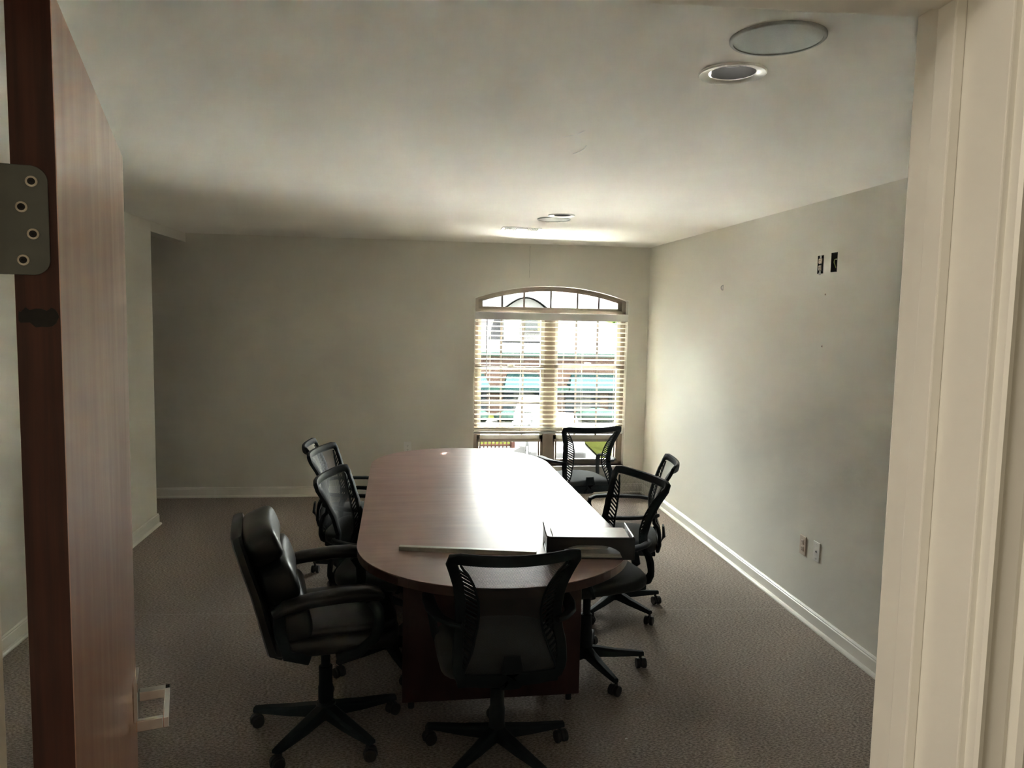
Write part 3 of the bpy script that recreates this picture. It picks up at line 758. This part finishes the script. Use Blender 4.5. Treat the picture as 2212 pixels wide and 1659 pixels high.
tag(rl.build('metal_strip', ALU, None, loc=(mid.x, mid.y, TZ), rot=(0, 0, atan2(dd.y, dd.x)), bevel=.001), 'long narrow grey metal strip lying across the near end of the table', 'metal strip')

# ------------------------------------------------------------------ ceiling fixtures
def downlight(c, label):
    t = thing('recessed_light', (c[0], c[1], CE), 0, label, 'ceiling light', 'recessed ceiling lights')
    MB().lathe([(.064, 0), (.064, .001), (.066, -.002), (.090, -.006), (.092, -.004), (.092, 0)], 48, closed=False).build('trim_ring', LIGHTRING, t, smooth=True)
    MB().lathe([(.0655, -.001), (.062, .02), (.062, .09), (.05, .11), (.03, .115), (.0305, .1185), (.052, .114), (.0645, .09), (.0648, .02)], 40, closed=False).build('baffle', BAFFLE, t, smooth=True)
    MB().lathe([(.004, .020), (.030, .024), (.043, .034), (.040, .05), (.022, .085), (.018, .115)], 32).build('bulb', BULB, t, smooth=True)
downlight(C1, 'nearer white recessed ceiling light beside the big round speaker')
downlight(C2, 'distant white recessed ceiling light toward the window')
def speaker(c, r, label):
    t = thing('ceiling_speaker', (c[0], c[1], CE), 0, label, 'speaker', 'round ceiling speakers')
    MB().lathe([(r+.006, 0), (r+.006, -.004), (r+.003, -.007), (r-.003, -.007), (r-.003, -.002)], 64, closed=False).build('speaker_rim', SPEAKG, t, smooth=True)
    MB().lathe([(r-.003, -.004), (r*.7, -.0065), (.01, -.007)], 64).build('grille', SPEAKG, t, smooth=True)
speaker((.871, 1.822), .107, 'nearer large round ceiling speaker with a flat white grille')
speaker((.983, 5.405), .112, 'distant round white ceiling speaker next to the far recessed light')
vt = thing('air_vent', (.842, 6.06, CE), radians(-1), 'small rectangular white ceiling air register near the window wall', 'air vent')
MB().box(-.155, .155, -.085, .085, -.006, 0).build('vent_frame', LIGHTRING, vt, bevel=.002)
MB().box(-.13, .13, -.065, .065, -.0075, -.0062).build('vent_recess', DARKHOLE, vt)
for i in range(20):
    x = -.125+.25*i/19
    if abs(x) < .035: continue
    MB().box(-.0035, .0035, -.065, .065, -.012, -.006, Matrix.Translation((x, 0, 0)) @ Matrix.Rotation(radians(28 if x < 0 else -28), 4, 'Y')).build('vent_fin', LIGHTRING, vt)
MB().box(-.04, .04, -.062, .062, -.010, -.0062).build('vent_damper_plate', LIGHTRING, vt)
# loose white threads on the ceiling
def thread(pts, label):
    m = MB(); m.sweep(pts, (.0019, .0015), n=6)
    return tag(m.build('loose_thread', PAPER, None), label, 'thread', 'white threads on the ceiling')
def cpt(x, y, z=-.004): return (x, y, CE+z)
thread([cpt(.560, 2.93), cpt(.574, 2.915), cpt(.592, 2.888)], 'short white thread on the ceiling, farthest left of the pair above the curl')
thread([cpt(.604, 2.868), cpt(.612, 2.835), cpt(.618, 2.812)], 'tiny white thread on the ceiling just right of the short slanted one')
thread([cpt(.678, 3.05), cpt(.684, 3.10), cpt(.677, 3.16), cpt(.660, 3.22)], 'curled white thread on the ceiling')

# ------------------------------------------------------------------ wall fittings
def duplex(m, M):
    for zc in (.0195, -.0195):
        m.sell((0, 0, 0), .0165, .0035, .0140, .3, .35, 8, 20, M=M @ Matrix.Translation((0, -.005, zc)))
def slots(m, M):
    for zc in (.0195, -.0195):
        for xs in (-.0055, .0055): m.box(xs-.001, xs+.001, -.0092, -.0080, zc-.001, zc+.007, M)
        m.cyl((0, -.0080, zc-.007), .0022, -.0012, 10, axis='y', M=M)
I4 = Matrix.Identity(4)
def outlet(loc, rz, label, mt=PLATE):
    t = thing('wall_outlet', loc, rz, label, 'outlet')
    MB().box(-.035, .035, -.006, 0, -.0575, .0575).build('cover_plate', mt, t, bevel=.003)
    m = MB(); duplex(m, I4); m.build('receptacle', mt, t, smooth=True)
    m = MB(); slots(m, I4); m.build('slots', DARKHOLE, t)
    return t
outlet((-.042, D, .466), 0, 'white duplex outlet low on the back wall left of the table end', PLATEW)
outlet((XR, 4.158, .436), radians(-90), 'almond duplex outlet low on the right wall, left of the coax plate')
t = thing('cable_plate', (XR, 4.004, .444), radians(-90), 'white cable wall plate with one dark hole low on the right wall', 'wall plate')
MB().box(-.035, .035, -.006, 0, -.0575, .0575).build('cover_plate', PLATEW, t, bevel=.003)
MB().cyl((0, -.0062, 0), .006, -.0012, 16, axis='y').build('cable_jack', DARKHOLE, t)
for zc in (.042, -.042): MB().cyl((0, -.006, zc), .0028, -.001, 10, axis='y').build('screw', STEEL, t)
def wallbox(b, name, label):
    yc, zc = (b[0]+b[1])/2, (b[2]+b[3])/2; hy, hz = (b[1]-b[0])/2, (b[3]-b[2])/2
    t = thing(name, (XR, yc, zc), radians(-90), label, 'electrical box')
    e = .0008; hy -= e; hz -= e
    m = MB().box(-hy, hy, .048, .050, -hz, hz).box(-hy, -hy+.002, -.001, .05, -hz, hz).box(hy-.002, hy, -.001, .05, -hz, hz).box(-hy, hy, -.001, .05, -hz, -hz+.002).box(-hy, hy, -.001, .05, hz-.002, hz)
    m.build('box_shell', DARKHOLE, t); return t, hy, hz
t, hy, hz = wallbox(BOX1, 'wall_receptacle', 'bare duplex receptacle with no cover plate high on the right wall')
MB().box(-.017, .017, .0, .03, -.036, .036).build('receptacle_body', BAFFLE, t, bevel=.002)
m = MB(); duplex(m, Matrix.Translation((0, .003, 0))); m.build('receptacle_face', PLATE, t, smooth=True)
m = MB(); slots(m, Matrix.Translation((0, .003, 0))); m.build('slots', DARKHOLE, t)
m = MB().box(-.009, .009, -.002, 0, .036, .052).box(-.009, .009, -.002, 0, -.060, -.036).cyl((-.004, -.002, -.052), .006, -.003, 12, axis='y'); m.build('mounting_strap', STEEL, t, bevel=.0005)
t, hy, hz = wallbox(BOX2, 'open_wall_box', 'open black low voltage box with a green wire high on the right wall')
MB().tube([(.004, .045, .02), (0, .02, .022), (-.004, .004, .014), (-.012, .006, .0), (-.014, .02, -.03)], .0022).build('wire', GREENWIRE, t, smooth=True)
MB().tube([(.010, .045, .01), (.008, .018, .014), (.004, .006, .016)], .0018).build('wire', PAPER, t, smooth=True)
m = MB().tube([(0, 0, .02), (0, -.014, .012), (.004, -.018, 0), (.002, -.012, -.012), (0, -.004, -.016)], .0035).box(-.006, .006, -.002, 0, -.018, .024)
tag(m.build('wall_hook', STEEL, None, smooth=True, loc=(XR, 5.517, 1.991), rot=(0, 0, radians(-90))), 'small metal hook on the right wall toward the window', 'hook')
for (yy, zz, lb) in ((4.070, 1.909, 'dark screw anchor hole in the right wall just below the open boxes'), (4.074, 1.616, 'lower dark anchor hole alone in the middle of the right wall')):
    t = thing('wall_anchor', (XR, yy, zz), radians(-90), lb, 'wall anchor', 'old screw anchors in the right wall')
    MB().lathe([(.004, .0), (.0075, .0), (.007, .0012), (.004, .0016)], 20, M=Matrix.Rotation(radians(90), 4, 'X'), closed=False).build('anchor_collar', PLATE, t, smooth=True)
    MB().cyl((0, 0, 0), .0045, -.0012, 16, axis='y').build('anchor_hole', DARKHOLE, t)
tag(MB().prism([(0, 0), (.012, .002), (.010, .008), (.002, .007)], 0, .003, axis='z').build('paper_scrap', PAPER, None, loc=(.893, 2.955, .0005)), 'tiny scrap of white paper on the carpet near the doorway', 'paper scrap')

# ------------------------------------------------------------------ outside, seen through the window (one storey down)
GZ = -3.0
BRICK = brick_mat('pale_red_brick', (.018, .010, .008), (.026, .015, .011), (.022, .020, .017), 3.5)
SHING = shingle_mat()
TEAL = mat('teal_awning_canvas', (0.0027, 0.0066, 0.0066), .9, spec=0, var=.08)
GUTTER = mat('dark_green_fascia', (0.0027, 0.0066, 0.0053), .9, spec=0, var=.05)
SHUT = mat('slate_green_shutters', (0.0055, 0.0078, 0.0094), .9, spec=0, var=.1)
WHITEP = mat('white_exterior_paint', (0.0273, 0.0273, 0.0265), .9, spec=0, var=.03)
YELP = mat('cream_window_trim', (0.0172, 0.0156, 0.0101), .9, spec=0, var=.03)
WGL = mat('dark_exterior_glass', (0.0039, 0.0047, 0.0047), .4, spec=.1, var=.05)
GRASS = mat('lawn_green', (0.0028, 0.0031, 0.0007), .95, spec=0, var=.35, vscale=2.0, bump=.6, bscale=30)
LOT = mat('darkened_lot_ground', (0.0125, 0.0121, 0.0117), .95, spec=0, var=.1, vscale=1)
PAVE = mat('pale_concrete_pavement', (.62, .60, .56), .9, var=.05, vscale=.6)
LEAF = mat('bright_tree_foliage', (0.0035, 0.0059, 0.0012), .9, spec=0, var=.35, vscale=4)
HEDGE = mat('blue_green_hedge_foliage', (0.0022, 0.0043, 0.0035), .9, spec=0, var=.3, vscale=7)
BARK = mat('brown_tree_bark', (.12, .08, .05), .9, var=.2)
CARW = mat('white_car_paint', (0.0101, 0.0101, 0.0105), .5, spec=.05, var=.01)
TYRE = mat('black_tyre_rubber', (.02, .02, .02), .8, var=.1)
REDFENCE = mat('reddish_brown_fence_paint', (0.0078, 0.0039, 0.0031), .9, spec=0, var=.1)
gp = struct(MB().box(-1, 80, D+.5, 21.5, GZ-.3, GZ).box(-60, -1, D+.5, 12, GZ-.3, GZ).box(14, 80, 21.5, 110, GZ-.3, GZ).box(-1, 14, 47, 110, GZ-.3, GZ).build('ground_outside', PAVE)); gp.name = 'floor_outside'
struct(MB().box(-1, 14, 21.5, 47, GZ-.3, GZ).box(-60, -1, 12, 110, GZ-.3, GZ).build('floor_darkened_lot', LOT))  # dark ground stretched out of view on the left to cut light bounced indoors
def lawn(name, poly, label):
    return tag(MB().prism(poly, GZ+.001, GZ+.06, axis='z').build(name, GRASS, None), label, 'lawn')
lawn('lawn', [(6.25, 24.6), (20, 24.6), (20, 29.5), (6.5, 29.5)], 'green lawn at the lower right of the window view')
lawn('lawn', [(-14, 27.2), (3.6, 27.2), (3.75, 29.2), (-14, 29.2)], 'green lawn behind the low reddish fence')
lawn('lawn', [(-14, 34.3), (20, 34.3), (20, 35.9), (-14, 35.9)], 'strip of grass along the foot of the brick house')
bd = thing('brick_house', (7, 36, GZ), 0, 'one storey brick house with grey shingle roof across the street', 'house')
HM = Matrix.Translation((-7, -36, -GZ))
MB().box(-8, 13.2, 36, 46, GZ, -.07, HM).build('wall', BRICK, bd)
rf = MB(); E = -.07
rf.add([(5.2, 35.5, E), (13.6, 35.5, E), (13.6, 46.5, E), (5.2, 46.5, E), (5.2, 41, 1.55), (10.3, 41, 1.55)], [(0, 1, 5, 4), (1, 2, 5), (2, 3, 4, 5), (3, 0, 4), (0, 3, 2, 1)], HM)
rf.add([(-9, 35.5, E), (6.5, 35.5, E), (6.5, 46.5, E), (-9, 46.5, E), (-4, 41, 4.4), (5.6, 41, 4.4)], [(0, 1, 5, 4), (1, 2, 5), (2, 3, 4, 5), (3, 0, 4), (0, 3, 2, 1)], HM)
rf.build('roof', SHING, bd)
MB().box(-9, 13.8, 35.42, 35.52, E-.10, E+.06, HM).build('gutter', GUTTER, bd)
def arcpts(cx, w, z0, h, n=14): return [(cx-w+2*w*i/n, z0+h*sin(pi*i/n)) for i in range(n+1)]
# front gable dormer with a small window and curved eyebrow top
dm = MB().prism([(4.30, .55), (6.35, .55), (6.35, 2.0)]+[(6.35-2.05*i/12, 2.0+.55*sin(pi*i/12)) for i in range(13)]+[(4.30, 2.0)], 36.1, 39.5, M=HM).build('dormer', WHITEP, bd)
MB().loft([[(x, y, z+dz) for (dz) in (0, .03) for y in ((35.95, 39.9) if dz == 0 else (39.9, 35.95))] for x, z in arcpts(5.32, 1.15, 2.0, .60)], M=HM).build('dormer_roof', SHING, bd)
wf = MB().box(5.15, 6.05, 36.04, 36.12, .95, 1.62, HM).build('window', YELP, bd)
MB().box(5.30, 5.90, 36.02, 36.06, 1.05, 1.52, HM).build('pane', WGL, wf)
MB().box(-8.6, 13.4, 35.15, 35.38, -1.86, -1.62, HM).box(-8.6, 13.4, 35.2, 36, -1.70, -1.64, HM).build('porch_fascia', GUTTER, bd)
def awn(x0, x1):
    MB().add([(x0+.25, 35.95, -.95), (x1-.25, 35.95, -.95), (x1, 35.0, -1.55), (x0, 35.0, -1.55), (x0+.02, 35.95, -1.55), (x1-.02, 35.95, -1.55), (x0, 35.0, -1.72), (x1, 35.0, -1.72)],
             [(0, 1, 2, 3), (0, 3, 4), (1, 5, 2), (3, 2, 7, 6)], HM).build('awning', TEAL, bd)
for a in ((2.5, 3.55), (4.25, 6.15), (7.35, 9.85), (-1.5, 1.0)): awn(*a)
for (x0, x1) in ((4.85, 5.65), (7.80, 8.50), (0.6, 1.5), (10.9, 11.6)):
    w = MB().box(x0-.06, x1+.06, 35.9, 36.0, -3.0+.25, -1.80, HM).build('window', WHITEP, bd)
    MB().box(x0+.04, x1-.04, 35.88, 35.91, -2.55, -2.32, HM).box(x0+.04, x1-.04, 35.88, 35.91, -2.25, -2.0, HM).build('pane', WGL, w)
for (x0, x1) in ((3.10, 3.50), (4.30, 4.78), (5.72, 6.10), (7.32, 7.74), (8.56, 9.0), (9.45, 9.65), (1.7, 2.1)):
    MB().box(x0, x1, 35.9, 36.0, -2.85, -1.83, HM).build('shutter', SHUT, bd)
def bush(x, y, r, h, label):
    m = MB(); rnd = random.Random(int(x*10))
    m.sell((0, 0, h/2), r, r*.7, h/2, .9, .9, 14, 24, fn=lambda a, b, c: (a*(1+.12*sin(9*a+7*c)), b*(1+.1*sin(8*b+5*c)), c*(1+.12*sin(7*a+6*b))))
    tag(m.build('hedge', HEDGE, None, smooth=True, loc=(x, y, GZ)), label, 'hedge')
bush(2.8, 33.5, .62, .55, 'low blue green hedge left of the parked white car')
bush(4.2, 33.5, .55, .50, 'small hedge between the left hedge and the white car')
bush(8.3, 33.5, 1.1, .60, 'low hedge in front of the right hand shutters')
def tree(x, y, h, r, label):
    t = thing('leafy_tree', (x, y, GZ), 0, label, 'tree')
    MB().lathe([(.28, 0), (.2, h*.3), (.12, h*.6)], 12).build('trunk', BARK, t, smooth=True)
    m = MB(); rnd = random.Random(5)
    for i in range(26):
        a, b = rnd.uniform(0, 2*pi), rnd.uniform(-.9, 1)
        q = Vector((cos(a)*r*.75, sin(a)*r*.75, h*.72+b*h*.26))
        rr = r*rnd.uniform(.28, .45)
        m.sell(tuple(q), rr, rr, rr*.8, 1, 1, 8, 12, fn=lambda A, B, C: (A*(1+.2*sin(11*B)), B*(1+.2*sin(10*C)), C*(1+.2*sin(12*A))))
    m.sell((0, 0, h*.72), r*.8, r*.8, h*.25, 1, 1, 10, 16); m.build('crown', LEAF, t)
tree(14.0, 52, 4.3, 2.2, 'bright green tree behind the right end of the house roof')
# parked white car
def car(x, y, rz, label):
    t = thing('white_car', (x, y, GZ), rz, label, 'car', 'white cars in the lot')
    body = [(-2.2, .35), (-2.25, .62), (-2.05, .82), (-1.2, .92), (-.55, 1.40), (.55, 1.46), (1.35, 1.38), (2.0, .95), (2.2, .85), (2.25, .40), (2.1, .28), (-2.05, .28)]
    rings = []
    for (yy, sc) in ((-.88, .93), (-.80, 1), (.80, 1), (.88, .93)):
        rings.append([(a*(1 if abs(yy) < .85 else .985), yy*(1 if b < .95 else .84), b*(1 if abs(yy) < .85 else .97)+(.01)) for a, b in body])
    MB().loft(rings).build('body', CARW, t, bevel=.04, seg=3)
    g = MB()
    g.add([(-1.16, -.62, .97), (-1.16, .62, .97), (-.60, .58, 1.395), (-.60, -.58, 1.395)], [(0, 1, 2, 3)], Matrix.Translation((-.03, 0, .02)))
    for s_ in (-1, 1):
        g.add([(-.95, s_*.80, .97), (1.65, s_*.80, .97), (1.25, s_*.76, 1.36), (-.50, s_*.76, 1.38)], [(0, 1, 2, 3)])
    g.build('windows', WGL, t)
    for xx in (-1.4, 1.4):
        for s_ in (-1, 1):
            MB().cyl((xx, s_*.84-.10, .32), .32, .20, 20, axis='y').build('wheel', TYRE, t, smooth=True)
car(5.0, 30.4, radians(81), 'white car parked in front of the brick house')
car(4.7, 24.8, radians(82), 'white car parked nearer, at the foot of the window view')
# low fence
fn_ = thing('picket_fence', (.2, 26.9, GZ), 0, 'low reddish picket fence beside the lawn outside', 'fence')
MB().box(-4, 3.4, -.03, .03, .44, .50).box(-4, 3.4, -.03, .03, .08, .13).build('rail', REDFENCE, fn_)
m = MB()
for i in range(54): m.box(-4+.1375*i, -3.96+.1375*i, -.02, .02, 0, .5)
m.build('pickets', REDFENCE, fn_)
for xx in (-4, -.3, 3.4): MB().box(xx-.06, xx+.06, -.06, .06, 0, .62).build('post', REDFENCE, fn_)
